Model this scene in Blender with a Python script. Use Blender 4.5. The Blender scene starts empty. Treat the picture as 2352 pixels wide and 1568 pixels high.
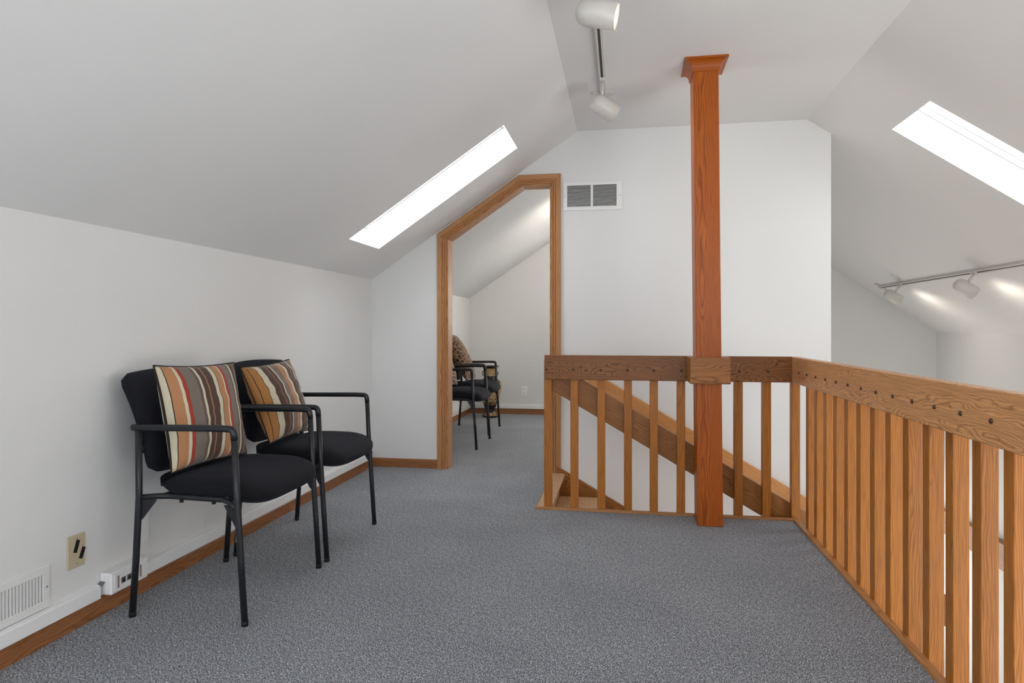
import bpy, bmesh, math, random
from mathutils import Vector, Matrix, Euler, noise
random.seed(7)
S = bpy.context.scene
COL = S.collection
# ------------------------------------------------------------------ camera
F_PX, EYE, YAW = 1499.0, 1.05, math.atan(256 / 1499.0)
cam_d = bpy.data.cameras.new('camera')
cam_d.sensor_width = 36.0
cam_d.lens = F_PX / 2352 * 36.0
cam_d.shift_y = -29.0 / 2352
cam_d.clip_start = 0.05
cam = bpy.data.objects.new('camera', cam_d)
cam.location = (0, 0, EYE)
cam.rotation_euler = (math.pi / 2, 0, YAW)
COL.objects.link(cam)
S.camera = cam
# ------------------------------------------------------------------ view, world, daylight and fill levels
S.view_settings.view_transform = 'Standard'
S.view_settings.look = 'None'
S.view_settings.gamma = 1.0
S.view_settings.use_curve_mapping = False
S.view_settings.exposure = 0.0
try:
    S.cycles.use_adaptive_sampling = True; S.cycles.adaptive_threshold = .04; S.cycles.max_bounces = 8; S.cycles.use_light_tree = False
except AttributeError:
    pass
wd = bpy.data.worlds.new('world'); S.world = wd; wd.use_nodes = True
wd.node_tree.nodes['Background'].inputs['Color'].default_value = (0.80, 0.90, 1.0, 1)
wd.node_tree.nodes['Background'].inputs['Strength'].default_value = 1.0
SKYLIGHT = 5.0      # radiance of the diffusing skylight panes
FILL_NEAR = 3.8         # radiance of the window added behind the camera for fill
FILL_BACK = 16.5    # window added to light the room behind the doorway
FILL_LEFT = 1.8  # fill window added in the left knee wall
FILL_FARLOW = 2.8  # fill window added low on the far wall
SPOT_BACK = 46.0
FILL_LOW = 4.3      # fill windows added in the two-storey void on the right
SPOT_W = 5.5

# ------------------------------------------------------------------ material helpers
def srgb(r, g, b):
    return tuple(((c / 255) / 12.92 if c / 255 <= .04045 else ((c / 255 + .055) / 1.055) ** 2.4) for c in (r, g, b)) + (1,)

def new_mat(name):
    m = bpy.data.materials.new(name); m.use_nodes = True
    nt = m.node_tree
    return m, nt, nt.nodes['Principled BSDF']

def N(nt, typ, **kw):
    n = nt.nodes.new(typ)
    for k, v in kw.items(): setattr(n, k, v)
    return n

def plain(name, rgb, rough=.5, metal=0, spec=.5, bump=None):
    m, nt, b = new_mat(name)
    b.inputs['Base Color'].default_value = srgb(*rgb)
    b.inputs['Roughness'].default_value = rough
    b.inputs['Metallic'].default_value = metal
    b.inputs['Specular IOR Level'].default_value = spec
    if bump:
        tc = N(nt, 'ShaderNodeTexCoord'); no = N(nt, 'ShaderNodeTexNoise')
        no.inputs['Scale'].default_value = bump[0]; no.inputs['Detail'].default_value = 4
        nt.links.new(tc.outputs['Object'], no.inputs['Vector'])
        bp = N(nt, 'ShaderNodeBump'); bp.inputs['Strength'].default_value = bump[1]; bp.inputs['Distance'].default_value = bump[2]
        nt.links.new(no.outputs['Fac'], bp.inputs['Height']); nt.links.new(bp.outputs['Normal'], b.inputs['Normal'])
    return m

def emit(name, rgb, strength):
    m, nt, b = new_mat(name)
    b.inputs['Base Color'].default_value = (*rgb, 1)
    b.inputs['Emission Color'].default_value = (*rgb, 1)
    b.inputs['Emission Strength'].default_value = strength
    return m

def mixrgb(nt, a, b_, fac, blend='MIX'):
    n = N(nt, 'ShaderNodeMix', data_type='RGBA', blend_type=blend)
    for sock, v in ((n.inputs[0], fac), (n.inputs[6], a), (n.inputs[7], b_)):
        if isinstance(v, (tuple, float, int)): sock.default_value = v
        else: nt.links.new(v, sock)
    return n.outputs[2]

def ramp(nt, fac, stops, interp='LINEAR'):
    n = N(nt, 'ShaderNodeValToRGB'); r = n.color_ramp; r.interpolation = interp
    while len(r.elements) > 1: r.elements.remove(r.elements[-1])
    r.elements[0].position = stops[0][0]; r.elements[0].color = stops[0][1]
    for p, c in stops[1:]:
        e = r.elements.new(p); e.color = c
    nt.links.new(fac, n.inputs['Fac'])
    return n.outputs['Color']

def oak(name, dark, light, ring=26.0, dist=5.0, rough=.38, contrast=1.0, var=.25, pores=.35, wander=.16):
    """oak with the grain along each board's own X axis; rings cut by the board give cathedral figure"""
    m, nt, b = new_mat(name)
    tc = N(nt, 'ShaderNodeTexCoord'); oi = N(nt, 'ShaderNodeObjectInfo')
    off = N(nt, 'ShaderNodeVectorMath', operation='SCALE')
    comb = N(nt, 'ShaderNodeCombineXYZ')
    rnd = N(nt, 'ShaderNodeMath', operation='MULTIPLY'); rnd.inputs[1].default_value = 37.0
    nt.links.new(oi.outputs['Random'], rnd.inputs[0])
    nt.links.new(rnd.outputs[0], comb.inputs[0])
    ro2 = N(nt, 'ShaderNodeMath', operation='MULTIPLY_ADD'); ro2.inputs[1].default_value = .09; ro2.inputs[2].default_value = -.02
    nt.links.new(oi.outputs['Random'], ro2.inputs[0]); nt.links.new(ro2.outputs[0], comb.inputs[2])
    comb.inputs[1].default_value = .031
    add = N(nt, 'ShaderNodeVectorMath', operation='ADD')
    nt.links.new(tc.outputs['Object'], add.inputs[0]); nt.links.new(comb.outputs[0], add.inputs[1])
    # slow wander of the heart of the tree along the board
    mp = N(nt, 'ShaderNodeMapping'); mp.inputs['Scale'].default_value = (1.3, 6, 6)
    nt.links.new(add.outputs[0], mp.inputs['Vector'])
    no = N(nt, 'ShaderNodeTexNoise'); no.inputs['Scale'].default_value = 1.6; no.inputs['Detail'].default_value = 2.0
    nt.links.new(mp.outputs[0], no.inputs['Vector'])
    sub = N(nt, 'ShaderNodeVectorMath', operation='SUBTRACT'); sub.inputs[1].default_value = (.5, .5, .5)
    nt.links.new(no.outputs['Color'], sub.inputs[0])
    sc = N(nt, 'ShaderNodeVectorMath', operation='SCALE'); sc.inputs['Scale'].default_value = wander
    nt.links.new(sub.outputs[0], sc.inputs[0])
    add2 = N(nt, 'ShaderNodeVectorMath', operation='ADD')
    nt.links.new(add.outputs[0], add2.inputs[0]); nt.links.new(sc.outputs[0], add2.inputs[1])
    mp2 = N(nt, 'ShaderNodeMapping'); mp2.inputs['Scale'].default_value = (.13, 1, 1)
    nt.links.new(add2.outputs[0], mp2.inputs['Vector'])
    wv = N(nt, 'ShaderNodeTexWave', wave_type='RINGS', rings_direction='X', wave_profile='SAW')
    wv.inputs['Scale'].default_value = ring; wv.inputs['Distortion'].default_value = dist
    wv.inputs['Detail'].default_value = 2; wv.inputs['Detail Scale'].default_value = 1.2
    nt.links.new(mp2.outputs[0], wv.inputs['Vector'])
    # pores
    mp3 = N(nt, 'ShaderNodeMapping'); mp3.inputs['Scale'].default_value = (9, 420, 420)
    nt.links.new(add.outputs[0], mp3.inputs['Vector'])
    po = N(nt, 'ShaderNodeTexNoise'); po.inputs['Scale'].default_value = 1.0; po.inputs['Detail'].default_value = 3
    nt.links.new(mp3.outputs[0], po.inputs['Vector'])
    dk, lt = srgb(*dark), srgb(*light)
    mid = tuple((a + b_) / 2 for a, b_ in zip(dk, lt))
    k = .5 * (1 - contrast)
    base = ramp(nt, wv.outputs['Fac'], [(0, mid if contrast < .8 else tuple(a * .55 + c * .45 for a, c in zip(dk, lt))), (.35, lt), (.75, tuple(.25 * a + .75 * c for a, c in zip(dk, lt))), (1, tuple((1 - k) * a + k * c for a, c in zip(dk, lt)))])
    pr = ramp(nt, po.outputs['Fac'], [(.40, (.42, .36, .30, 1)), (.56, (1, 1, 1, 1))])
    c1 = mixrgb(nt, base, pr, pores, 'MULTIPLY')
    hsv = N(nt, 'ShaderNodeHueSaturation')
    mr = N(nt, 'ShaderNodeMapRange'); mr.inputs[3].default_value = 1 - var; mr.inputs[4].default_value = 1 + var * .6
    nt.links.new(oi.outputs['Random'], mr.inputs[0]); nt.links.new(mr.outputs[0], hsv.inputs['Value'])
    nt.links.new(c1, hsv.inputs['Color'])
    nt.links.new(hsv.outputs[0], b.inputs['Base Color'])
    b.inputs['Roughness'].default_value = rough; b.inputs['Specular IOR Level'].default_value = .32
    bp = N(nt, 'ShaderNodeBump'); bp.inputs['Strength'].default_value = .12; bp.inputs['Distance'].default_value = .001
    nt.links.new(po.outputs['Fac'], bp.inputs['Height']); nt.links.new(bp.outputs['Normal'], b.inputs['Normal'])
    return m

def wall_mat(name, rgb):
    m, nt, b = new_mat(name)
    tc = N(nt, 'ShaderNodeTexCoord')
    n1 = N(nt, 'ShaderNodeTexNoise'); n1.inputs['Scale'].default_value = 1.1; n1.inputs['Detail'].default_value = 1
    nt.links.new(tc.outputs['Object'], n1.inputs['Vector'])
    c = srgb(*rgb)
    col = ramp(nt, n1.outputs['Fac'], [(.3, tuple(x * .97 for x in c[:3]) + (1,)), (.7, c)])
    nt.links.new(col, b.inputs['Base Color'])
    b.inputs['Roughness'].default_value = .75; b.inputs['Specular IOR Level'].default_value = .25
    return m

def carpet_mat():
    m, nt, b = new_mat('carpet')
    tc = N(nt, 'ShaderNodeTexCoord')
    mp = N(nt, 'ShaderNodeMapping'); mp.inputs['Rotation'].default_value = (0, 0, .6); mp.inputs['Scale'].default_value = (1, .62, 1)
    nt.links.new(tc.outputs['Object'], mp.inputs['Vector'])
    n1 = N(nt, 'ShaderNodeTexNoise'); n1.inputs['Scale'].default_value = 250; n1.inputs['Detail'].default_value = 3; n1.inputs['Roughness'].default_value = .75
    n2 = N(nt, 'ShaderNodeTexNoise'); n2.inputs['Scale'].default_value = 70; n2.inputs['Detail'].default_value = 2
    n3 = N(nt, 'ShaderNodeTexNoise'); n3.inputs['Scale'].default_value = 2.2; n3.inputs['Detail'].default_value = 3
    for n in (n1, n2): nt.links.new(mp.outputs[0], n.inputs['Vector'])
    nt.links.new(tc.outputs['Object'], n3.inputs['Vector'])
    c1 = ramp(nt, n1.outputs['Fac'], [(.36, srgb(44, 46, 52)), (.46, srgb(108, 112, 119)), (.56, srgb(172, 176, 183)), (.64, srgb(240, 242, 246))])
    c2 = ramp(nt, n2.outputs['Fac'], [(.35, (.78, .78, .78, 1)), (.65, (1.1, 1.1, 1.1, 1))])
    c3 = ramp(nt, n3.outputs['Fac'], [(.35, (.92, .92, .93, 1)), (.65, (1.06, 1.06, 1.05, 1))])
    c = mixrgb(nt, mixrgb(nt, c1, c2, 1.0, 'MULTIPLY'), c3, 1.0, 'MULTIPLY')
    nt.links.new(c, b.inputs['Base Color'])
    b.inputs['Roughness'].default_value = .95; b.inputs['Specular IOR Level'].default_value = .08
    b.inputs['Sheen Weight'].default_value = .15
    bp = N(nt, 'ShaderNodeBump'); bp.inputs['Strength'].default_value = .6; bp.inputs['Distance'].default_value = .004
    nt.links.new(n1.outputs['Fac'], bp.inputs['Height']); nt.links.new(bp.outputs['Normal'], b.inputs['Normal'])
    return m

def weave_mat(name, rgb, scale, strength=.5, light=None):
    m, nt, b = new_mat(name)
    tc = N(nt, 'ShaderNodeTexCoord')
    vo = N(nt, 'ShaderNodeTexVoronoi'); vo.inputs['Scale'].default_value = scale; vo.inputs['Randomness'].default_value = .15
    nt.links.new(tc.outputs['Object'], vo.inputs['Vector'])
    c = ramp(nt, vo.outputs['Distance'], [(.1, srgb(*(light or rgb))), (.6, srgb(*rgb))])
    nt.links.new(c, b.inputs['Base Color'])
    b.inputs['Roughness'].default_value = .85; b.inputs['Specular IOR Level'].default_value = .3
    b.inputs['Sheen Weight'].default_value = .11; b.inputs['Sheen Roughness'].default_value = .5
    b.inputs['Sheen Tint'].default_value = srgb(120, 130, 160)
    bp = N(nt, 'ShaderNodeBump'); bp.inputs['Strength'].default_value = strength; bp.inputs['Distance'].default_value = .002
    nt.links.new(vo.outputs['Distance'], bp.inputs['Height']); nt.links.new(bp.outputs['Normal'], b.inputs['Normal'])
    return m

CREAM, TAN, RED, GREY, GRBR, BROWN, DARK, THIN, GOLD = [srgb(*c) for c in ((212, 203, 178), (186, 133, 92), (166, 62, 42), (124, 113, 104), (104, 88, 78), (84, 60, 50), (46, 34, 30), (164, 122, 92), (176, 122, 66))]
def stripe_mat(name, seq):
    """seq: (width, colour) runs across the cushion from its left seam to its right seam"""
    m, nt, b = new_mat(name)
    uv = N(nt, 'ShaderNodeUVMap'); sep = N(nt, 'ShaderNodeSeparateXYZ')
    nt.links.new(uv.outputs[0], sep.inputs[0])
    tot = sum(w for w, _ in seq); stops = []; x = 0
    for w, c in seq: stops.append((x / tot, c)); x += w
    col = ramp(nt, sep.outputs[0], stops[:32], 'CONSTANT')
    tc = N(nt, 'ShaderNodeTexCoord'); n1 = N(nt, 'ShaderNodeTexNoise'); n1.inputs['Scale'].default_value = 420; n1.inputs['Detail'].default_value = 2
    nt.links.new(tc.outputs['Object'], n1.inputs['Vector'])
    sh = ramp(nt, n1.outputs['Fac'], [(.3, (.86, .86, .86, 1)), (.7, (1.06, 1.06, 1.06, 1))])
    nt.links.new(mixrgb(nt, col, sh, 1.0, 'MULTIPLY'), b.inputs['Base Color'])
    b.inputs['Roughness'].default_value = .7; b.inputs['Specular IOR Level'].default_value = .3; b.inputs['Sheen Weight'].default_value = .2
    bp = N(nt, 'ShaderNodeBump'); bp.inputs['Strength'].default_value = .25; bp.inputs['Distance'].default_value = .001
    nt.links.new(n1.outputs['Fac'], bp.inputs['Height']); nt.links.new(bp.outputs['Normal'], b.inputs['Normal'])
    return m

def leopard_mat(name, base, base2, scale):
    m, nt, b = new_mat(name)
    tc = N(nt, 'ShaderNodeTexCoord')
    no = N(nt, 'ShaderNodeTexNoise'); no.inputs['Scale'].default_value = 40
    nt.links.new(tc.outputs['Object'], no.inputs['Vector'])
    wv = mixrgb(nt, tc.outputs['Object'], no.outputs['Color'], .025)
    vo = N(nt, 'ShaderNodeTexVoronoi', feature='F1'); vo.inputs['Scale'].default_value = scale
    vd = N(nt, 'ShaderNodeTexVoronoi', feature='DISTANCE_TO_EDGE'); vd.inputs['Scale'].default_value = scale
    nt.links.new(wv, vo.inputs['Vector']); nt.links.new(wv, vd.inputs['Vector'])
    fur = ramp(nt, vo.outputs['Distance'], [(.0, srgb(*base2)), (.5, srgb(*base))])
    ring = ramp(nt, vd.outputs['Distance'], [(.10, (0, 0, 0, 1)), (.14, (1, 1, 1, 1)), (.36, (1, 1, 1, 1)), (.42, (0, 0, 0, 1))])
    c = mixrgb(nt, fur, srgb(28, 20, 15), ring)
    nt.links.new(c, b.inputs['Base Color']); b.inputs['Roughness'].default_value = .9; b.inputs['Sheen Weight'].default_value = .3
    return m

def vase_mat():
    m, nt, b = new_mat('painted_porcelain')
    tc = N(nt, 'ShaderNodeTexCoord'); sep = N(nt, 'ShaderNodeSeparateXYZ'); nt.links.new(tc.outputs['Object'], sep.inputs[0])
    mr = N(nt, 'ShaderNodeMapRange'); mr.inputs[1].default_value = 0; mr.inputs[2].default_value = .62
    nt.links.new(sep.outputs[2], mr.inputs[0])
    ink, gold, cream = srgb(12, 12, 20), srgb(120, 88, 40), srgb(178, 152, 110)
    bands = ramp(nt, mr.outputs[0], [(0, ink), (.03, gold), (.10, ink), (.19, ink), (.24, gold), (.29, cream), (.60, cream), (.66, gold), (.70, ink), (.76, ink), (.79, cream), (.93, gold), (.95, ink), (.985, gold)], 'CONSTANT')
    vo = N(nt, 'ShaderNodeTexVoronoi'); vo.inputs['Scale'].default_value = 34
    nt.links.new(tc.outputs['Object'], vo.inputs['Vector'])
    fl = ramp(nt, vo.outputs['Color'], [(0, srgb(24, 20, 26)), (.25, srgb(96, 116, 52)), (.38, srgb(196, 170, 110)), (.55, srgb(176, 70, 50)), (.66, srgb(30, 24, 28)), (.8, srgb(200, 150, 110))], 'CONSTANT')
    mask = ramp(nt, vo.outputs['Distance'], [(.36, (.85, .85, .85, 1)), (.52, (0, 0, 0, 1))])
    inb = ramp(nt, mr.outputs[0], [(0, (0, 0, 0, 1)), (.03, (.7, .7, .7, 1)), (.10, (.1, .1, .1, 1)), (.24, (1, 1, 1, 1)), (.66, (.1, .1, .1, 1)), (.79, (.8, .8, .8, 1)), (.93, (0, 0, 0, 1))], 'CONSTANT')
    fac = mixrgb(nt, mask, inb, 1.0, 'MULTIPLY')
    nt.links.new(mixrgb(nt, bands, fl, fac), b.inputs['Base Color'])
    b.inputs['Roughness'].default_value = .12
    return m

M = {}
M['wall'] = wall_mat('white_wall_paint', (236, 236, 235))
M['ceil'] = wall_mat('white_ceiling_paint', (238, 238, 237))
M['carpet'] = carpet_mat()
M['pale_floor'] = plain('pale_floor', (214, 206, 194), .5, bump=(3, .05, .002))  # pale tone chosen to bounce light up from the unseen lower storey
M['white'] = plain('white_plastic', (247, 248, 248), .4)
M['whitemetal'] = plain('white_enamel', (240, 240, 238), .3)
M['lampwhite'] = plain('lamp_enamel', (214, 210, 204), .28)
M['beige'] = plain('beige_plastic', (203, 190, 158), .45)
M['tape'] = plain('black_tape', (14, 14, 15), .6)
M['slot'] = plain('dark_gap', (26, 26, 27), .7)
M['trackslot'] = plain('track_channel', (46, 45, 43), .5)
M['screw'] = plain('screw_steel', (190, 190, 190), .3, 1)
M['grey'] = plain('grey_cable', (120, 121, 122), .5)
M['duct'] = plain('duct_grey', (96, 96, 96), .6)
M['port'] = plain('grey_socket', (108, 110, 108), .5)
M['pink'] = plain('printed_label', (178, 152, 148), .6)
M['navy'] = plain('black_powder_coat', (24, 27, 33), .36)
M['rubber'] = plain('black_rubber', (12, 12, 13), .7)
M['mesh'] = weave_mat('black_mesh_fabric', (12, 13, 18), 520, .5, (30, 32, 42))
M['seat'] = weave_mat('black_seat_fabric', (11, 12, 16), 640, .4, (21, 22, 29))
M['pipe'] = plain('dark_brown_piping', (44, 32, 28), .8)
M['oak_rail_lit'] = oak('oak_rail_lit', (170, 110, 66), (234, 176, 120), ring=58, dist=5, var=.03, contrast=.95)  # right rail: light and gloss reflection put into a paler oak colour
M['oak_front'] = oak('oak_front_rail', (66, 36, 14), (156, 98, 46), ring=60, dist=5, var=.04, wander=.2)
M['oak_bal'] = oak('oak_baluster', (148, 86, 28), (200, 128, 52), ring=70, dist=1.5, contrast=.6, var=.17, wander=.05, pores=.5)
M['oak_trim'] = oak('oak_trim', (144, 94, 54), (206, 150, 98), ring=66, dist=1.5, contrast=.7, var=.04, wander=.06)
M['oak_base'] = oak('oak_baseboard', (120, 74, 44), (172, 116, 74), ring=66, dist=1.5, contrast=.6, var=.04, wander=.06)
M['fir'] = oak('fir_post', (124, 52, 4), (190, 98, 22), ring=80, dist=1.0, contrast=.7, var=.03, pores=.35, rough=.38, wander=.03)
M['oak_tread'] = oak('oak_tread', (170, 120, 82), (230, 188, 146), ring=48, dist=5, var=.05)
M['oak_hand'] = oak('oak_handrail', (104, 62, 26), (174, 114, 56), ring=60, dist=2.5, contrast=.8, var=.05, wander=.1)  # handrail wood with the near board's shade in its colour
M['oak_hand_lit'] = oak('oak_handrail_lit', (178, 114, 62), (228, 164, 102), ring=60, dist=2.5, contrast=.6, var=.05, wander=.1)  # same handrail wood, lightened for the skylight falling on the wall board
M['peg'] = plain('dark_wood_peg', (74, 46, 28), .4)
M['pane'] = emit('skylight_pane', (.94, .97, 1.0), SKYLIGHT)
M['nearfillpane'] = emit('fill_pane_near', (.91, .96, 1.0), FILL_NEAR)
M['backfillpane'] = emit('fill_pane_back', (1.0, .965, .93), FILL_BACK)
M['lowfillpane'] = emit('fill_pane_low', (.975, .99, 1.0), FILL_LOW)
M['farlowfillpane'] = emit('fill_pane_low_far', (1.0, .975, .95), FILL_FARLOW)
M['leftfillpane'] = emit('fill_pane_left', (.95, .975, 1.0), FILL_LEFT)
M['bulb'] = emit('lamp_bulb', (1.0, .90, .76), 14)
M['leo1'] = leopard_mat('leopard_fabric', (150, 112, 76), (120, 84, 54), 26)
M['leo2'] = leopard_mat('pale_leopard_fabric', (196, 160, 126), (176, 128, 96), 30)
M['vase'] = vase_mat()
seqA = [(.5, DARK), (4, CREAM), (.8, DARK), (9.5, TAN), (3, CREAM), (4, RED), (12, GREY), (3, GRBR), (3, CREAM), (5.5, BROWN), (1.2, THIN), (8.2, BROWN), (5, CREAM), (.6, DARK), (7.6, TAN), (2, CREAM), (3.6, RED), (8, GREY), (3, GRBR), (2.8, CREAM), (5.5, BROWN), (1.2, THIN), (4.5, BROWN), (1.5, CREAM)]
seqB = [(4.5, GOLD), (.9, DARK), (9, GOLD), (.9, DARK), (9, CREAM), (10, BROWN), (1.2, THIN), (6, BROWN), (2.4, CREAM), (9, GREY), (1.3, RED), (8, TAN), (.6, DARK), (5.5, CREAM), (8, BROWN), (1.2, THIN), (6, BROWN), (2.6, CREAM), (8, GREY), (1.4, RED), (6, TAN)]
M['stripeA'] = stripe_mat('striped_fabric', seqA)
M['stripeB'] = stripe_mat('striped_fabric_gold', seqB)

# ------------------------------------------------------------------ object helpers
def tag(o, label=None, cat=None, group=None, kind=None):
    for k, v in (('label', label), ('category', cat), ('group', group), ('kind', kind)):
        if v: o[k] = v
    return o

def link(name, me, mat=None, parent=None, loc=None, smooth=False):
    if mat and not me.materials: me.materials.append(mat)
    if smooth:
        for p in me.polygons: p.use_smooth = True
    o = bpy.data.objects.new(name, me); COL.objects.link(o)
    if parent is not None:
        o.parent = parent
    if loc is not None: o.location = loc
    return o

def from_bm(name, bm, mat, parent=None, loc=None, smooth=False):
    bmesh.ops.recalc_face_normals(bm, faces=bm.faces[:])
    me = bpy.data.meshes.new(name); bm.to_mesh(me); bm.free()
    return link(name, me, mat, parent, loc, smooth)

def empty(name, loc=(0, 0, 0), **kw):
    o = bpy.data.objects.new(name, None); COL.objects.link(o); o.location = loc; o.empty_display_size = .1
    return tag(o, **kw)

def base_of(p):
    return Vector(p.location) if p is not None else Vector((0, 0, 0))

def bm_box(bm, lo, hi, bevel=0):
    lo, hi = Vector(lo), Vector(hi)
    r = bmesh.ops.create_cube(bm, size=1, matrix=Matrix.Translation((lo + hi) / 2) @ Matrix.Diagonal((*(hi - lo), 1)))
    if bevel:
        es = list({e for v in r['verts'] for e in v.link_edges})
        bmesh.ops.bevel(bm, geom=es, offset=bevel, segments=1, affect='EDGES')

def box(name, lo, hi, mat, parent=None, bevel=0):
    """box with origin at its centre; world coordinates"""
    c = (Vector(lo) + Vector(hi)) / 2
    bm = bmesh.new(); bm_box(bm, Vector(lo) - c, Vector(hi) - c, bevel)
    return from_bm(name, bm, mat, parent, c - base_of(parent))

def board(name, p0, p1, w, t, mat, parent=None, up=(0, 0, 1), bevel=.002):
    """wooden board from p0 to p1 (world); local X is the grain, local Z (w wide) turns towards `up`, local Y is t thick"""
    p0, p1 = Vector(p0), Vector(p1)
    x = (p1 - p0).normalized(); z = Vector(up); z = (z - x * z.dot(x)).normalized(); y = z.cross(x)
    L = (p1 - p0).length
    bm = bmesh.new(); bm_box(bm, (-L / 2, -t / 2, -w / 2), (L / 2, t / 2, w / 2), bevel)
    o = from_bm(name, bm, mat, parent)
    m = Matrix((x, y, z)).transposed().to_4x4(); m.translation = (p0 + p1) / 2 - base_of(parent)
    o.matrix_local = m
    return o

def fillet(pts, r, n=6):
    out = [Vector(pts[0])]
    for a, b, c in zip(pts, pts[1:], pts[2:]):
        a, b, c = Vector(a), Vector(b), Vector(c)
        d1, d2 = (a - b).normalized(), (c - b).normalized()
        ang = d1.angle(d2)
        if ang > 3.0: out.append(b); continue
        t = min(r / math.tan(ang / 2), (a - b).length * .48, (c - b).length * .48)
        q0, q1 = b + d1 * t, b + d2 * t
        for i in range(n + 1):
            s = i / n; out.append((1 - s) ** 2 * q0 + 2 * s * (1 - s) * b + s * s * q1)
    out.append(Vector(pts[-1]))
    return out

def tube_bm(bm, pts, r, seg=10, r2=None):
    pts = [Vector(p) for p in pts]
    t0 = (pts[1] - pts[0]).normalized()
    nrm = t0.orthogonal().normalized()
    rings = []
    for i, p in enumerate(pts):
        t = ((pts[min(i + 1, len(pts) - 1)] - pts[max(i - 1, 0)])).normalized()
        nrm = (nrm - t * nrm.dot(t)).normalized(); bn = t.cross(nrm)
        rr = r if r2 is None else r + (r2 - r) * i / (len(pts) - 1)
        rings.append([bm.verts.new(p + (nrm * math.cos(a) + bn * math.sin(a)) * rr) for a in [2 * math.pi * k / seg for k in range(seg)]])
    for a, b in zip(rings, rings[1:]):
        for k in range(seg): bm.faces.new((a[k], a[(k + 1) % seg], b[(k + 1) % seg], b[k]))
    bm.faces.new(rings[0][::-1]); bm.faces.new(rings[-1])

def tube(name, pts, r, mat, parent=None, seg=10, r2=None):
    bm = bmesh.new(); tube_bm(bm, pts, r, seg, r2)
    return from_bm(name, bm, mat, parent, smooth=True)

def lathe_bm(bm, prof, seg=28, mtx=Matrix.Identity(4)):
    rings = []
    for r, z in prof:
        rings.append([bm.verts.new(mtx @ Vector((r * math.cos(2 * math.pi * k / seg), r * math.sin(2 * math.pi * k / seg), z))) for k in range(seg)] if r > 1e-6 else [bm.verts.new(mtx @ Vector((0, 0, z)))])
    for a, b in zip(rings, rings[1:]):
        for k in range(seg):
            q = (k + 1) % seg
            f = [a[k % len(a)], a[q % len(a)], b[q % len(b)], b[k % len(b)]]
            f = [v for i, v in enumerate(f) if v not in f[:i]]
            if len(f) > 2: bm.faces.new(f)

def prism(name, poly, axis, a, b, mat, parent=None, smooth=False):
    """polygon of 2D points extruded along 'y' (poly = x,z) or 'x' (poly = y,z) or 'z' (poly = x,y)"""
    bm = bmesh.new()
    mk = {'y': lambda p, d: (p[0], d, p[1]), 'x': lambda p, d: (d, p[0], p[1]), 'z': lambda p, d: (p[0], p[1], d)}[axis]
    bs = base_of(parent)
    A = [bm.verts.new(Vector(mk(p, a)) - bs) for p in poly]; B = [bm.verts.new(Vector(mk(p, b)) - bs) for p in poly]
    bm.faces.new(A); bm.faces.new(B[::-1])
    n = len(poly)
    for i in range(n): bm.faces.new((A[i], B[i], B[(i + 1) % n], A[(i + 1) % n]))
    return from_bm(name, bm, mat, parent, smooth=smooth)

def slab_bm(bm, org, ua, va, nrm, us, vs, holes, th):
    """grid slab with rectangular holes: inner face through org, thickness th along nrm"""
    org, ua, va, nrm = map(Vector, (org, ua, va, nrm))
    g = [[[bm.verts.new(org + ua * u + va * v + nrm * (th * k)) for v in vs] for u in us] for k in (0, 1)]
    nu, nv = len(us) - 1, len(vs) - 1
    solid = lambda i, j: 0 <= i < nu and 0 <= j < nv and (i, j) not in holes
    for i in range(nu):
        for j in range(nv):
            if not solid(i, j): continue
            for k in (0, 1): bm.faces.new((g[k][i][j], g[k][i + 1][j], g[k][i + 1][j + 1], g[k][i][j + 1]))
            for di, dj, a, b in ((-1, 0, (i, j), (i, j + 1)), (1, 0, (i + 1, j), (i + 1, j + 1)), (0, -1, (i, j), (i + 1, j)), (0, 1, (i, j + 1), (i + 1, j + 1))):
                if not solid(i + di, j + dj):
                    bm.faces.new((g[0][a[0]][a[1]], g[0][b[0]][b[1]], g[1][b[0]][b[1]], g[1][a[0]][a[1]]))
    bmesh.ops.delete(bm, geom=[v for v in bm.verts if not v.link_faces], context='VERTS')

def copy_tree(o, parent=None):
    c = o.copy(); COL.objects.link(c); c.parent = parent
    for ch in [x for x in o.children]: copy_tree(ch, c)
    return c

# ------------------------------------------------------------------ dimensions of the place
XL, XR, YE, YF, YB = -1.90, 3.43, 4.75, 7.95, -2.6     # left wall, right wall, partition, far wall, wall behind the camera
ZT, ZLOW = 2.484, -2.7
CL, CR, PITCH = -0.33, 1.239, .672
ZKL = ZT - PITCH * (CL - XL)      # knee wall tops
ZKR = ZT - PITCH * (XR - CR)
XEND = 1.395                      # where the partition stops on the right
def zl(x): return ZT - PITCH * (CL - x)
def zr(x): return ZT - PITCH * (x - CR)
XRAIL, YRAIL, XSTAIR = .905, 3.76, -.51
NY = math.hypot(1, PITCH)
SY0, SY1 = 3.755, 4.25            # skylights

# ------------------------------------------------------------------ setting: ceiling with the two skylight shafts
SHAFT = .17
bm = bmesh.new()
dL = Vector((1, 0, PITCH)).normalized(); nL = Vector((-PITCH, 0, 1)).normalized()
sl = lambda x: (x - XL) * NY
slab_bm(bm, (XL, 0, ZKL), dL, (0, 1, 0), nL, [-.12, sl(-1.65), sl(-.69), sl(CL)], [YB, SY0, SY1, YF + .1], {(1, 1)}, SHAFT)
dR = Vector((1, 0, -PITCH)).normalized(); nR = Vector((PITCH, 0, 1)).normalized()
sr = lambda x: (x - CR) * NY
slab_bm(bm, (CR, 0, ZT), dR, (0, 1, 0), nR, [0, sr(1.59), sr(2.55), sr(XR) + .12], [YB, SY0, SY1, YF + .1], {(1, 1)}, SHAFT)
slab_bm(bm, (CL, 0, ZT), (1, 0, 0), (0, 1, 0), (0, 0, 1), [0, CR - CL], [YB, YF + .1], set(), SHAFT)
ceil = from_bm('ceiling', bm, M['ceil'])
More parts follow.
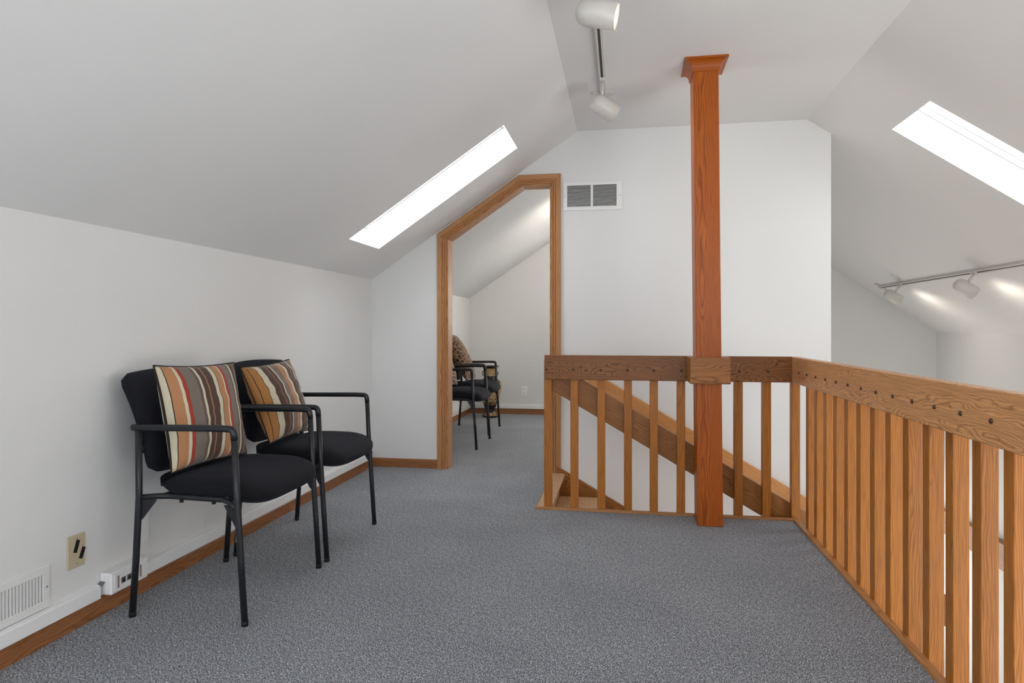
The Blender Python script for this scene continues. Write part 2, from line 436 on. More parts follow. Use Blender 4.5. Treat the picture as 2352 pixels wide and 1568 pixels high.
tag(ceil, 'white attic ceiling with two slopes and a flat strip between', 'ceiling', kind='structure')

def skylight(name, org, d, n, s0, s1, label):
    e = empty(name, (0, 0, 0)); tag(e, label, 'skylight', kind='structure')
    org, d, n = Vector(org), Vector(d), Vector(n)
    y = Vector((0, 1, 0))
    def obox(nm, u0, u1, y0, y1, k0, k1, mat):
        bm = bmesh.new()
        vs = [bm.verts.new(org + d * u + y * v + n * k) for k in (k0, k1) for u in (u0, u1) for v in (y0, y1)]
        for f in ((0, 1, 3, 2), (4, 6, 7, 5), (0, 4, 5, 1), (2, 3, 7, 6), (0, 2, 6, 4), (1, 5, 7, 3)): bm.faces.new([vs[i] for i in f])
        return from_bm(nm, bm, mat, e)
    def ring(nm, ins, k0, k1):
        obox(nm, s0 - .04, s0 + ins, SY0 - .04, SY1 + .04, k0, k1, M['white'])
        obox(nm, s1 - ins, s1 + .04, SY0 - .04, SY1 + .04, k0, k1, M['white'])
        obox(nm, s0 + ins, s1 - ins, SY0 - .04, SY0 + ins, k0, k1, M['white'])
        obox(nm, s0 + ins, s1 - ins, SY1 - ins, SY1 + .04, k0, k1, M['white'])
    ring('curb', .016, SHAFT + .0005, SHAFT + .030)
    ring('frame', .034, SHAFT + .0305, SHAFT + .062)
    obox('pane', s0 - .03, s1 + .03, SY0 - .03, SY1 + .03, SHAFT + .0625, SHAFT + .072, M['pane'])
    return e
skylight('window_1', (XL, 0, ZKL), dL, nL, sl(-1.65), sl(-.69), 'bright skylight in the sloped ceiling above the doorway side')
skylight('window_2', (CR, 0, ZT), dR, nR, sr(1.59), sr(2.55), 'bright skylight in the sloped ceiling beyond the wooden post')

# walls
def struct(o, label, cat='wall'): return tag(o, label, cat, kind='structure')
WLW = (-2.2, .9, .25, 1.28)       # fill-light window added in the knee wall, out of view beside the camera
bm = bmesh.new()
slab_bm(bm, (XL, 0, 0), (0, 1, 0), (0, 0, 1), (-1, 0, 0), [YB, WLW[0], WLW[1], YF], [0, WLW[2], WLW[3], ZKL], {(1, 1)}, .12)
struct(from_bm('wall_left', bm, M['wall']), 'low white knee wall behind the two black chairs')
WR = (-2.45, 1.5, -2.2, .75)      # opening of the added side fill windows (y0, y1, z0, z1)
bm = bmesh.new()
slab_bm(bm, (XR, 0, 0), (0, 1, 0), (0, 0, 1), (1, 0, 0), [YB, WR[0], (WR[0] + WR[1]) / 2 - .1, (WR[0] + WR[1]) / 2 + .1, WR[1], YF], [ZLOW, WR[2], WR[3], ZKR], {(1, 1), (3, 1)}, .12)
struct(from_bm('wall_right', bm, M['wall']), 'white wall below the second ceiling slope beyond the railing')
far = [(XL, -.3), (.25, -.3), (.25, .85), (.25, 1.75), (1.15, 1.75), (1.15, .85), (.25, .85), (.25, -.3)]
# far wall: built as a grid so that the added low window gets an opening
bm = bmesh.new()
slab_bm(bm, (XL, YF, ZLOW), (1, 0, 0), (0, 0, 1), (0, 1, 0), [0, 1.55 - XL, 3.30 - XL, XR - XL], [0, .25, 2.2, ZKR - ZLOW], {(1, 1)}, .12)
struct(from_bm('wall_far', bm, M['wall']), 'far white gable wall at the end of the attic')
bm = bmesh.new()   # gable above the right knee line, with the opening of the added back room window
def gable(bm, y0, y1, z0, win=None):
    def ext(poly):
        A = [bm.verts.new((p[0], y0, p[1])) for p in poly]; B = [bm.verts.new((p[0], y1, p[1])) for p in poly]
        bm.faces.new(A); bm.faces.new(B[::-1])
        for i in range(len(poly)): bm.faces.new((A[i], B[i], B[(i + 1) % len(poly)], A[(i + 1) % len(poly)]))
    if win is None:
        ext([(XL, z0), (XR, z0), (XR, max(ZKR, z0)), (CR, ZT), (CL, ZT), (XL, ZKL)])
    else:
        x0, x1, h0, h1 = win
        ext([(XL, z0), (x0, z0), (x0, zl(x0) if x0 < CL else ZT), *([(CL, ZT)] if x0 > CL else []), (XL, ZKL)])
        if h0 > z0 + 1e-4: ext([(x0, z0), (x1, z0), (x1, h0), (x0, h0)])
        top = lambda x: min(ZT, zl(x), zr(x))
        ext([(x0, h1), (x1, h1), (x1, top(x1))] + [(x, ZT) for x in (CR, CL) if x0 < x < x1] + [(x0, top(x0))])
        ext([(x1, z0), (XR, z0), (XR, ZKR + 1e-4)] + ([(CR, ZT)] if x1 < CR else []) + [(x1, top(x1))])
gable(bm, YF, YF + .12, ZKR, (.20, 1.15, ZKR, 1.75))
struct(from_bm('wall_far_gable', bm, M['wall']), 'upper white gable of the far wall under the ceiling slopes')
bm = bmesh.new()
gable(bm, YB - .12, YB, .35, (-.85, 1.75, .40, 2.05))
bm_box(bm, (XL, YB - .12, ZLOW), (XR, YB, .35))
struct(from_bm('wall_near', bm, M['wall']), 'white gable wall behind the viewer with an added window opening')

def window(name, x0, x1, z0, z1, y, dirn, mat, label):  # pane and frame of an unseen window added for fill light
    e = empty(name, ((x0 + x1) / 2, y, z0)); tag(e, label, 'window', kind='structure')
    box('pane', (x0, min(y, y + dirn * .01), z0), (x1, max(y, y + dirn * .01), z1), mat, e)
    for a, b in (((x0, z0), (x0 + .04, z1)), ((x1 - .04, z0), (x1, z1)), ((x0 + .04, z0), (x1 - .04, z0 + .04)), ((x0 + .04, z1 - .04), (x1 - .04, z1))):
        box('frame', (a[0], min(y - dirn * .005, y - dirn * .05), a[1]), (b[0], max(y - dirn * .005, y - dirn * .05), b[1]), M['white'], e)
    return e
window('window_3', -.85, 1.75, .40, 2.05, YB - .08, -1, M['nearfillpane'], 'unseen fill-light window added behind the viewer')
window('window_7', 1.55, 3.30, ZLOW + .25, ZLOW + 2.2, YF + .08, 1, M['farlowfillpane'], 'large fill-light window added in the storey below on the far wall')
window('window_4', .20, 1.15, ZKR, 1.75, YF + .08, 1, M['backfillpane'], 'unseen window added to light the room behind the doorway')

for k, (ya, yb) in enumerate(((WR[0], (WR[0] + WR[1]) / 2 - .1), ((WR[0] + WR[1]) / 2 + .1, WR[1]))):
    e = empty('window_%d' % (5 + k), (XR, (ya + yb) / 2, WR[2])); tag(e, ('tall fill-light window added beside the stair void, nearer the viewer', 'tall fill-light window added beside the stair void, nearer the far wall')[k], 'window', kind='structure')  # unseen side windows, added as fill for ceiling and walls
    box('pane', (XR + .08, ya, WR[2]), (XR + .09, yb, WR[3]), M['lowfillpane'], e)
    for a, b, c, d in ((ya, ya + .05, WR[2], WR[3]), (yb - .05, yb, WR[2], WR[3]), (ya + .05, yb - .05, WR[2], WR[2] + .05), (ya + .05, yb - .05, WR[3] - .05, WR[3]), (ya + .05, yb - .05, -.75, -.70)):
        box('frame', (XR + .03, a, c), (XR + .079, b, d), M['white'], e)

e = empty('window_8', (XL, -.6, WLW[2])); tag(e, 'low fill-light window added in the knee wall beside the viewer', 'window', kind='structure')
box('pane', (XL - .09, WLW[0], WLW[2]), (XL - .08, WLW[1], WLW[3]), M['leftfillpane'], e)
for a, b, c, d in ((WLW[0], WLW[0] + .05, WLW[2], WLW[3]), (WLW[1] - .05, WLW[1], WLW[2], WLW[3]), (WLW[0] + .05, WLW[1] - .05, WLW[2], WLW[2] + .05), (WLW[0] + .05, WLW[1] - .05, WLW[3] - .05, WLW[3])):
    box('frame', (XL - .079, a, c), (XL - .03, b, d), M['white'], e)

# partition with the doorway
DX0, DX1 = -1.307, -.520
casing_out = [(-1.377, 0), (-1.377, 1.761), (-.756, 2.178), (-.450, 2.178), (-.450, 0)]
def offset_path(path, o):
    """mitred offset to the right-hand side of a 2D path"""
    out = []
    for i, p in enumerate(path):
        p = Vector(p); ns = []
        if i > 0: d = (p - Vector(path[i - 1])).normalized(); ns.append(Vector((d.y, -d.x)))
        if i < len(path) - 1: d = (Vector(path[i + 1]) - p).normalized(); ns.append(Vector((d.y, -d.x)))
        if len(ns) == 1: out.append(p + ns[0] * o)
        else:
            b = (ns[0] + ns[1]).normalized(); out.append(p + b * (o / b.dot(ns[0])))
    return out
open_path = offset_path(casing_out, .068)
op = [(p.x, p.y) for p in open_path]
poly = [(XL, 0), op[0], op[1], op[2], op[3], (op[4][0], 0), (op[4][0], ZLOW), (XEND, ZLOW), (XEND, zr(XEND)), (CR, ZT), (CL, ZT), (XL, ZKL)]
struct(prism('wall_partition', poly, 'y', YE, YE + .12, M['wall']), 'white partition wall with a sloped-top doorway')
struct(prism('wall_stair', [(YE + .12, ZLOW), (YF, ZLOW), (YF, zr(XEND)), (YE + .12, zr(XEND))], 'x', XEND - .12, XEND, M['wall']), 'white side wall of the back room beside the stair void')

# door casing and lining
door = empty('door_1', (-.91, YE, 0)); tag(door, 'doorway with a sloped-top oak casing leading to the back room', 'doorway', kind='structure')
prof = [(0, 0), (0, -.022), (.003, -.024), (.034, -.021), (.036, -.0155), (.039, -.0155), (.041, -.020), (.046, -.022), (.051, -.019), (.053, -.012), (.056, -.010), (.058, -.014), (.063, -.015), (.067, -.012), (.068, -.007), (.068, 0)]
def casing_piece(i, y, s):
    bm = bmesh.new(); A, B = [], []
    for o, d in prof:
        pth = offset_path(casing_out, o)
        A.append(pth[i]); B.append(pth[i + 1])
    a3 = [Vector((p.x, 0, p.y)) for p in A]; b3 = [Vector((p.x, 0, p.y)) for p in B]
    org = (Vector((casing_out[i][0], 0, casing_out[i][1])) + Vector((casing_out[i + 1][0], 0, casing_out[i + 1][1]))) / 2
    x = (b3[0] - a3[0]).normalized(); yv = Vector((0, 1, 0)); z = x.cross(yv)
    R = Matrix((x, yv, z)).transposed().to_4x4(); R.translation = org + Vector((0, y, 0)); Ri = R.inverted()
    va = [bm.verts.new(Ri @ (p + Vector((0, y + s * d, 0)))) for p, (o, d) in zip(a3, prof)]
    vb = [bm.verts.new(Ri @ (p + Vector((0, y + s * d, 0)))) for p, (o, d) in zip(b3, prof)]
    n = len(prof)
    for k in range(n): bm.faces.new((va[k], va[(k + 1) % n], vb[(k + 1) % n], vb[k]))
    bm.faces.new(va); bm.faces.new(vb[::-1])
    o = from_bm('casing', bm, M['oak_trim'], door)
    R.translation = R.translation - base_of(door); o.matrix_local = R
for i in range(4):
    casing_piece(i, YE, 1); casing_piece(i, YE + .12, -1)
for i in range(4):
    a, b = op[i], op[i + 1]
    ip = offset_path(casing_out, .068 + .012)
    mid = lambda p, q: ((p[0] + q[0]) / 2, (p[1] + q[1]) / 2)
    ca, cb = mid(op[i], ip[i]), mid(op[i + 1], ip[i + 1])
    nv = Vector((ip[i].x + ip[i + 1].x - a[0] - b[0], 0, ip[i].y + ip[i + 1].y - a[1] - b[1]))
    board('jamb', (ca[0], YE + .06, ca[1]), (cb[0], YE + .06, cb[1]), .012, .122, M['oak_trim'], door, up=nv, bevel=0)

# floors
bm = bmesh.new()
XE = .945
slab_bm(bm, (0, 0, 0), (1, 0, 0), (0, 1, 0), (0, 0, -1), [XL, XSTAIR, XE], [YB, 3.80, YE + .12, YF], {(1, 1)}, .28)
bm_box(bm, (XE, YE + .12, -.28), (XEND - .12, YF, 0))
struct(from_bm('floor', bm, M['carpet']), 'grey loop-pile carpet running through the doorway', 'carpet')
struct(box('floor_lower', (XL, YB, ZLOW - .1), (XR, YF, ZLOW), M['pale_floor']), 'pale floor of the storey below', 'floor')

# baseboards
def baseboard(name, p0, p1, inward, label):
    p0, p1, n = Vector(p0), Vector(p1), Vector(inward)
    x = (p1 - p0).normalized(); L = (p1 - p0).length
    pr = [(0, 0), (.012, 0), (.012, .048), (.010, .050), (.011, .055), (.006, .066), (0, .066)]
    bm = bmesh.new()
    A = [bm.verts.new((-L / 2, 0, 0) + Vector((0, a, h)) if False else Vector((-L / 2, a, h))) for a, h in pr]
    B = [bm.verts.new(Vector((L / 2, a, h))) for a, h in pr]
    for k in range(len(pr)): bm.faces.new((A[k], A[(k + 1) % len(pr)], B[(k + 1) % len(pr)], B[k]))
    bm.faces.new(A); bm.faces.new(B[::-1])
    o = from_bm(name, bm, M['oak_base'])
    R = Matrix((x, n, Vector((0, 0, 1)))).transposed().to_4x4(); R.translation = (p0 + p1) / 2; o.matrix_world = R
    if R.determinant() < 0:
        for p in o.data.polygons: p.flip()
    return tag(o, label, 'baseboard', kind='structure')
baseboard('baseboard_left', (XL, YB, 0), (XL, YE, 0), (1, 0, 0), 'brown oak baseboard under the white raceway behind the chairs')
baseboard('baseboard_partition', (XL + .012, YE, 0), (-1.377, YE, 0), (0, -1, 0), 'short oak baseboard between the corner and the doorway casing')
baseboard('baseboard_back_left', (XL, YE + .12, 0), (XL, YF, 0), (1, 0, 0), 'oak baseboard behind the chairs of the back room')
baseboard('baseboard_far', (XL + .012, YF, 0), (XEND - .12, YF, 0), (0, -1, 0), 'oak baseboard along the far wall of the back room')

# wood edge strip round the stair opening
sh = empty('trim_1', (.2, 3.78, 0)); tag(sh, 'flat oak strip edging the carpet along the railings', 'trim', kind='structure')
board('edge_strip', (XSTAIR, 3.785, .006), (XE - .005, 3.785, .006), .012, .030, M['oak_trim'], sh, bevel=.001)
board('edge_strip', (.930, 3.77, .006), (.930, YB, .006), .012, .030, M['oak_trim'], sh, bevel=.001)

# ------------------------------------------------------------------ staircase
RISE, RUN, NST = .16, .283, 8
st = empty('staircase', (XSTAIR, 4.3, 0)); tag(st, 'oak staircase going down along the partition wall behind the railing', 'staircase')
YS0, YS1 = 3.862, 4.722
board('landing_nosing', (-.465, 3.802, -.012), (-.465, 4.748, -.012), .028, .092, M['oak_tread'], st, bevel=.006)
for i in range(1, NST + 1):
    z = -RISE * i; x0 = -.457 + RUN * (i - 1); x1 = -.42 + RUN * i
    board('riser', (x0 - .009, YS0, z + (RISE - .026) / 2 - .001), (x0 - .009, YS1, z + (RISE - .026) / 2 - .001), RISE - .028, .018, M['oak_tread'], st, bevel=.001)
    if i < NST: board('tread', ((x0 + x1) / 2, YS0, z - .013), ((x0 + x1) / 2, YS1, z - .013), .026, x1 - x0, M['oak_tread'], st, bevel=.005)
xl = -.457 + RUN * (NST - 1)
box('landing', (xl, YS0, -RISE * NST - .2), (XR - .002, YE - .002, -RISE * NST), M['oak_tread'], st)
sk0, sk1 = -.478, xl
skz = lambda x: .053 - .565 * (x + .478)
prism('skirt_board', [(sk0, skz(sk0)), (sk1, skz(sk1)), (sk1, skz(sk1) - .36), (sk0 + .25, skz(sk0) - .50), (sk0, skz(sk0) - .30)], 'y', YS1 + .004, YE - .001, M['oak_hand'], st)
prism('stringer', [(-.40, -.28), (sk1, skz(sk1) - .02), (sk1, skz(sk1) - .38), (-.1, -.62), (-.40, -.45)], 'y', 3.846, YS0 - .001, M['oak_hand'], st)

def handrail(name, xa, xb, xm, zm, y, t, label, mat='oak_hand'):
    ang = math.atan(.583); f = lambda x: zm - .583 * (x - xm)
    e = empty(name, (xa, y, f(xa))); tag(e, label, 'handrail', 'stair handrails')
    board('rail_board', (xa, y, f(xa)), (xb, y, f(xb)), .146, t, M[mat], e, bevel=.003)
    if y > 4.2:
        for x in (.1, 1.2): box('bracket', (x - .02, y + t / 2, f(x) - .03), (x + .02, YE, f(x) + .03), M['peg'], e)
    return e
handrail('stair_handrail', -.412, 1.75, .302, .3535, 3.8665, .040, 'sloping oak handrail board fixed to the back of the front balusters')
handrail('stair_handrail', -.45, 1.38, .37, .40 - .084, 4.715, .040, 'sloping oak handrail board along the white partition wall, skylight painted into its tone', 'oak_hand_lit')
lr = empty('wall_rail', (XR, 6, -1.0)); tag(lr, 'horizontal oak rail on the wall of the stair void, glimpsed between balusters', 'rail')
board('rail_board', (XR - .05, 4.9, -1.0), (XR - .05, YF - .05, -1.0), .24, .06, M['oak_hand'], lr)
for y in (5.2, 6.4, 7.6): box('bracket', (XR - .02, y - .02, -1.04), (XR, y + .02, -.96), M['peg'], lr)

# ------------------------------------------------------------------ railings
def add_peg(p, axis, parent, shared=[None]):
    if shared[0] is None:
        bm = bmesh.new(); lathe_bm(bm, [(0, .005), (.004, .0045), (.0068, .0025), (.0072, 0), (.0072, -.006), (0, -.006)], 10)
        bmesh.ops.recalc_face_normals(bm, faces=bm.faces[:])
        me = bpy.data.meshes.new('peg'); bm.to_mesh(me); bm.free(); me.materials.append(M['peg'])
        for f in me.polygons: f.use_smooth = True
        shared[0] = me
    o = link('peg', shared[0], None, parent, Vector(p) - base_of(parent))
    o.rotation_euler = Vector(axis).to_track_quat('Z', 'Y').to_euler()
    return o
RT, RB = .898, .757
rf = empty('stair_railing', (.25, YRAIL, 0)); tag(rf, 'oak balustrade with square balusters running across the top of the stairs', 'railing', 'oak railings')
board('top_rail', (-.452, YRAIL + .02, (RT + RB) / 2), (XRAIL + .003, YRAIL + .02, (RT + RB) / 2), RT - RB, .040, M['oak_front'], rf, bevel=.003)
bal_me = None
def baluster(c, parent):
    global bal_me
    if bal_me is None:
        o = board('baluster', (c[0], c[1], -.24), (c[0], c[1], RT - .03), .045, .045, M['oak_bal'], parent, up=(0, 1, 0), bevel=.002)
        bal_me = o.data; return o
    o = link('baluster', bal_me, None, parent)
    x = Vector((0, 0, 1)); z = Vector((0, 1, 0)); y = z.cross(x)
    m = Matrix((x, y, z)).transposed().to_4x4(); m.translation = Vector((c[0], c[1], (RT - .03 - .24) / 2)) - base_of(parent)
    o.matrix_local = m
    return o
YBAL = YRAIL + .04 + .0225
for x in (-.436, -.2825, -.1265, .0255, .171, .3215, .633, .783, .9345):
    baluster((x, YBAL), rf)
    if x < .9: add_peg((x - .002, YRAIL - .0005, .815), (0, -1, 0), rf)
rr = empty('stair_railing', (XRAIL, 1.5, 0)); tag(rr, 'oak balustrade running from the corner towards the viewer beside the open void', 'railing', 'oak railings')
board('top_rail', (XRAIL + .02, YRAIL + .04, (RT + RB) / 2), (XRAIL + .02, YB, (RT + RB) / 2), RT - RB, .040, M['oak_rail_lit'], rr, bevel=.003)
y = 3.62
while y > -.3:
    baluster((XRAIL + .04 + .0225, y), rr)
    add_peg((XRAIL - .0005, y - .004, .82), (-1, 0, 0), rr)
    y -= .1508

# ------------------------------------------------------------------ post
ps = empty('wooden_post', (.455, 3.675, 0)); tag(ps, 'tall reddish wooden post rising from carpet to ceiling through the railing', 'post')
pb = board('post', (.4555, 3.676, 0), (.4315, 3.676, ZT), .165, .130, M['fir'], ps, up=(0, 1, 0), bevel=.003)
cx = .4555
cb = box('rail_block', (cx - .108, 3.565, RB + .002), (cx + .1, YRAIL, RT + .002), M['oak_hand'], ps, .003)
# crown moulding at the ceiling
def crown(name, side):
    pts = [(0, -.064), (.005, -.064), (.005, -.060)] + [(.044 - .038 * math.cos(a * math.pi / 12), -.058 + .048 * math.sin(a * math.pi / 12)) for a in range(7)] + [(.046, -.010), (.046, 0), (0, 0)]
    hx, hy = .065, .0825; c = Vector((.432, 3.676, ZT))
    d = {'f': (Vector((0, -1, 0)), Vector((1, 0, 0)), hy, hx), 'b': (Vector((0, 1, 0)), Vector((-1, 0, 0)), hy, hx), 'l': (Vector((-1, 0, 0)), Vector((0, -1, 0)), hx, hy), 'r': (Vector((1, 0, 0)), Vector((0, 1, 0)), hx, hy)}[side]
    n, t, h, w = d
    bm = bmesh.new(); A, B = [], []
    for o, z in pts:
        p = c + n * (h + o) + Vector((0, 0, z)) - base_of(ps)
        A.append(bm.verts.new(p - t * (w + o))); B.append(bm.verts.new(p + t * (w + o)))
    for k in range(len(pts)): bm.faces.new((A[k], A[(k + 1) % len(pts)], B[(k + 1) % len(pts)], B[k]))
    bm.faces.new(A); bm.faces.new(B[::-1])
    from_bm(name, bm, M['fir'], ps)
for s_ in 'fblr': crown('crown_moulding', s_)

# ------------------------------------------------------------------ chairs
def make_chair(name, loc, label, group):
    e = empty(name, loc); tag(e, label, 'chair', group)
    R = .0118; HW = .285
    for s in (-1, 1):
        y = s * HW
        # legs
        tube('leg', [(-.003, y, .012), (.012, y, .22), (.024, y, .44), (.022, y, .68)], R, M['navy'], e, 12)
        tube('leg', [(.444, y, .012), (.430, y, .22), (.415, y, .44), (.404, y, .655)], R, M['navy'], e, 12)
        tube('armrest', fillet([(.404, y, .6551), (.400, y, .694), (.33, y, .695), (.01, y, .690)], .032, 8) + [Vector((-.002, y, .6897))], R * 1.05, M['navy'], e, 12)
        for x in (-.003, .444): tube('foot_cap', [(x, y, 0), (x, y, .018)], R * 1.03, M['rubber'], e, 12)
        # rail under the seat bending out to the legs
        tube('seat_rail', fillet([(.024, y, .436), (.085, y - s * .02, .438), (.12, y - s * .035, .436), (.34, y - s * .035, .432), (.375, y - s * .02, .424), (.414, y, .412)], .03, 4), .0105, M['navy'], e, 10)
        for (xa, za, xb, zb, gz) in ((.022, .43, .095, .43, .075), (.414, .41, .362, .422, .062)):
            prism('gusset', [(xa, za), (xb, zb), (xa + (xb - xa) * .16, za - gz), (xa - .004, za - gz - .003)], 'y', y - .0025 - s * .003, y + .0025 - s * .003, M['navy']).parent = e
        for x in (.17, .30): tube('bolt', [(x, y - s * .035, .415), (x, y - s * .035, .430)], .007, M['rubber'], e, 8)
        for z in (.60, .645): tube('bolt', [(.022, y - s * .008, z), (.022, y - s * .022, z)], .007, M['navy'], e, 8)
    for x in (.10, .35): tube('cross_tube', [(x, -.252, .436), (x, .252, .436)], .0105, M['navy'], e, 10)
    # seat pad
    bm = bmesh.new(); nu, nv = 44, 20; cxs = .256; rows = []
    for j in range(nv + 1):
        ph = -math.pi / 2 + math.pi * j / nv; row = []
        for i in range(nu):
            th = 2 * math.pi * i / nu
            pw = lambda v, q: math.copysign(abs(v) ** q, v)
            ce, se = pw(math.cos(ph), .62), pw(math.sin(ph), .9)
            ux, uy = pw(math.cos(th), .42), pw(math.sin(th), .42)
            wid = .257 + .006 * ux
            x = cxs + .230 * ux * ce; yy = wid * uy * ce
            z = .462 + (.052 if se > 0 else .062) * se
            fx = max(0, (x - .29) / .22); z -= .036 * fx ** 2
            z += .012 * (yy / .25) ** 2 * (1 if se > 0 else .3)
            bx = max(0, (.20 - x) / .12); z -= .014 * bx * bx * (1 if se > 0 else -1.2)
            row.append(bm.verts.new((x, yy, z)))
        rows.append(row)
    for a, b in zip(rows, rows[1:]):
        for i in range(nu): bm.faces.new((a[i], a[(i + 1) % nu], b[(i + 1) % nu], b[i]))
    bmesh.ops.remove_doubles(bm, verts=bm.verts[:], dist=1e-5)
    from_bm('seat', bm, M['seat'], e, smooth=True)
    # backrest: curved upholstered panel
    bm = bmesh.new(); nu, nv = 22, 16; front, back = [], []
    for j in range(nv + 1):
        v = j / nv
        fr, br = [], []
        for i in range(nu + 1):
            u = -1 + 2 * i / nu
            # rounded-rectangle outline
            z = .512 + .370 * v
            hw = .250 + .034 * v ** 1.4
            cr = .05
            dz = min(z - .512, .882 - z)
            if dz < cr: hw -= cr - math.sqrt(max(0, cr * cr - (cr - dz) ** 2))
            zz = z + (.010 * (1 - u * u) if v > .9 else 0) - (.014 * (1 - u * u) if v < .1 else 0)
            y = hw * u
            x = .030 - .098 * v ** 1.7 - .024 * (1 - u * u)
            edge = min(1.0, (1 - abs(u)) * 9 + .12) * min(1.0, min(v, 1 - v) * 9 + .12)
            th = .019 * math.sqrt(min(1, edge))
            fr.append(bm.verts.new((x + th, y, zz))); br.append(bm.verts.new((x - th * .7, y, zz)))
        front.append(fr); back.append(br)
    for j in range(nv):
        for i in range(nu):
            bm.faces.new((front[j][i], front[j][i + 1], front[j + 1][i + 1], front[j + 1][i])); bm.faces.new((back[j][i], back[j + 1][i], back[j + 1][i + 1], back[j][i + 1]))
        for i in (0, nu): bm.faces.new((front[j][i], back[j][i], back[j + 1][i], front[j + 1][i]))
    for i in range(nu):
        for j in (0, nv): bm.faces.new((front[j][i], back[j][i], back[j][i + 1], front[j][i + 1]))
    from_bm('backrest', bm, M['mesh'], e, smooth=True)
    return e
GA, GB = 'black guest chairs by the knee wall', 'black guest chairs in the back room'
ch1 = make_chair('guest_chair', (-1.765, 2.402, 0), 'nearest black guest chair with the larger striped cushion, closest to the viewer', GA)
def dup(src, loc, label, group):
    c = copy_tree(src); c.location = loc; return tag(c, label, group=group)
ch2 = dup(ch1, (-1.765, 3.050, 0), 'second black guest chair with a tilted striped cushion, nearer the doorway', GA)
ch3 = dup(ch1, (-1.705, 5.83, 0), 'black guest chair just inside the doorway with a pale leopard cushion', GB)
ch4 = dup(ch1, (-1.760, 6.62, 0), 'black guest chair beside the tall vase with a dark leopard cushion', GB)
box('paper_tag', (.395, -.262, .285), (.3975, -.248, .40), M['white']).parent = ch1

# ------------------------------------------------------------------ cushions
def cushion(name, tl, tr, bl, br, th, mat, label, group, pipe=True, seed=0, wr=1.0, push=(0, 0, 0)):
    tl, tr, bl, br = [Vector(p) + Vector(push) for p in (tl, tr, bl, br)]
    c = (tl + tr + bl + br) / 4
    e = empty(name, (c.x, c.y, min(bl.z, br.z))); tag(e, label, 'cushion', group)
    bs = base_of(e)
    nrm = ((tr - tl) + (br - bl)).cross((tl - bl) + (tr - br)).normalized()
    n = 40; bm = bmesh.new(); uvl = bm.loops.layers.uv.new('UVMap')
    def P(u, v, side):
        # u, v in -1..1
        cu = u * (1 - .055 * (1 - v * v)); cv = v * (1 - .055 * (1 - u * u))
        s, t = (cu + 1) / 2, (cv + 1) / 2
        p = (bl * (1 - s) + br * s) * (1 - t) + (tl * (1 - s) + tr * s) * t
        k = (max(0, 1 - abs(u) ** 2.4) * max(0, 1 - abs(v) ** 2.4)) ** .55
        near = (1 - (1 - min(abs(u), 1)) ** 1) ** 3 * .5 + (1 - (1 - min(abs(v), 1))) ** 3 * .5
        w = noise.noise(Vector((u * 1.6, v * 5.0, seed + side * 3))) * .007 * wr * k + noise.noise(Vector((u * 9, v * 13, seed + 9 + side))) * .004 * wr * near * (k ** .4)
        return p + nrm * side * (th * k + w * (1 if k > .05 else 0))
    for side in (1, -1):
        g = [[bm.verts.new(P(-1 + 2 * i / n, -1 + 2 * j / n, side) - bs) for i in range(n + 1)] for j in range(n + 1)]
        for j in range(n):
            for i in range(n):
                f = bm.faces.new((g[j][i], g[j][i + 1], g[j + 1][i + 1], g[j + 1][i]))
                for l, (a, b) in zip(f.loops, ((i, j), (i + 1, j), (i + 1, j + 1), (i, j + 1))): l[uvl].uv = (a / n, b / n)
    bmesh.ops.remove_doubles(bm, verts=bm.verts[:], dist=1e-4)
    from_bm('cover', bm, mat, e, smooth=True)
    if pipe:
        loop = [P(-1 + 2 * i / 24, 1, 0) for i in range(25)] + [P(1, 1 - 2 * i / 24, 0) for i in range(1, 25)] + [P(1 - 2 * i / 24, -1, 0) for i in range(1, 25)] + [P(-1, -1 + 2 * i / 24, 0) for i in range(1, 25)]
        tube('piping', [p - bs for p in loop], .0032, M['pipe'], e, 6)
    return e
cushion('cushion', (-1.745, 2.195, .912), (-1.655, 2.570, .905), (-1.652, 2.172, .515), (-1.570, 2.530, .524), .072, M['stripeA'], 'larger striped brown, tan and cream cushion upright on the nearest chair', 'striped cushions', seed=1)
cushion('cushion', (-1.745, 2.758, .872), (-1.700, 3.122, .893), (-1.595, 2.758, .524), (-1.585, 3.140, .532), .072, M['stripeB'], 'smaller gold-edged striped cushion slumped on the second chair', 'striped cushions', seed=5, wr=1.8)
cushion('cushion', (-1.745, 5.66, .93), (-1.69, 6.02, .93), (-1.60, 5.63, .522), (-1.545, 6.0, .522), .07, M['leo2'], 'pale leopard-print cushion half hidden by the doorway casing', 'leopard cushions', pipe=False, seed=8)
cushion('cushion', (-1.80, 6.46, 1.02), (-1.775, 6.80, .98), (-1.56, 6.42, .525), (-1.56, 6.83, .522), .075, M['leo1'], 'dark leopard-print cushion on the chair beside the vase', 'leopard cushions', pipe=False, seed=11)

# ------------------------------------------------------------------ vase
ve = empty('floor_vase', (-1.565, 7.62, 0)); tag(ve, 'tall black and gold painted vase standing in the corner behind the chairs', 'vase')
bm = bmesh.new()
lathe_bm(bm, [(0, .002), (.088, .002), (.092, .012), (.090, .03), (.080, .05), (.066, .075), (.062, .10), (.074, .14), (.096, .20), (.118, .27), (.134, .34), (.138, .385), (.128, .42), (.100, .447), (.078, .46), (.074, .475), (.078, .52), (.082, .555), (.080, .575), (.086, .590), (.108, .604), (.110, .609), (.104, .610), (.078, .592), (.070, .56), (.066, .50), (0, .49)], 36)
from_bm('body', bm, M['vase'], ve, smooth=True)
for s in (-1, 1):
    tube('ear_handle', fillet([(s * .079, 0, .54), (s * .094, 0, .54), (s * .094, 0, .505), (s * .078, 0, .495)], .012, 4), .006, plain('gilded', (176, 136, 66), .25, .6) if s == -1 else bpy.data.materials['gilded'], ve, 8)

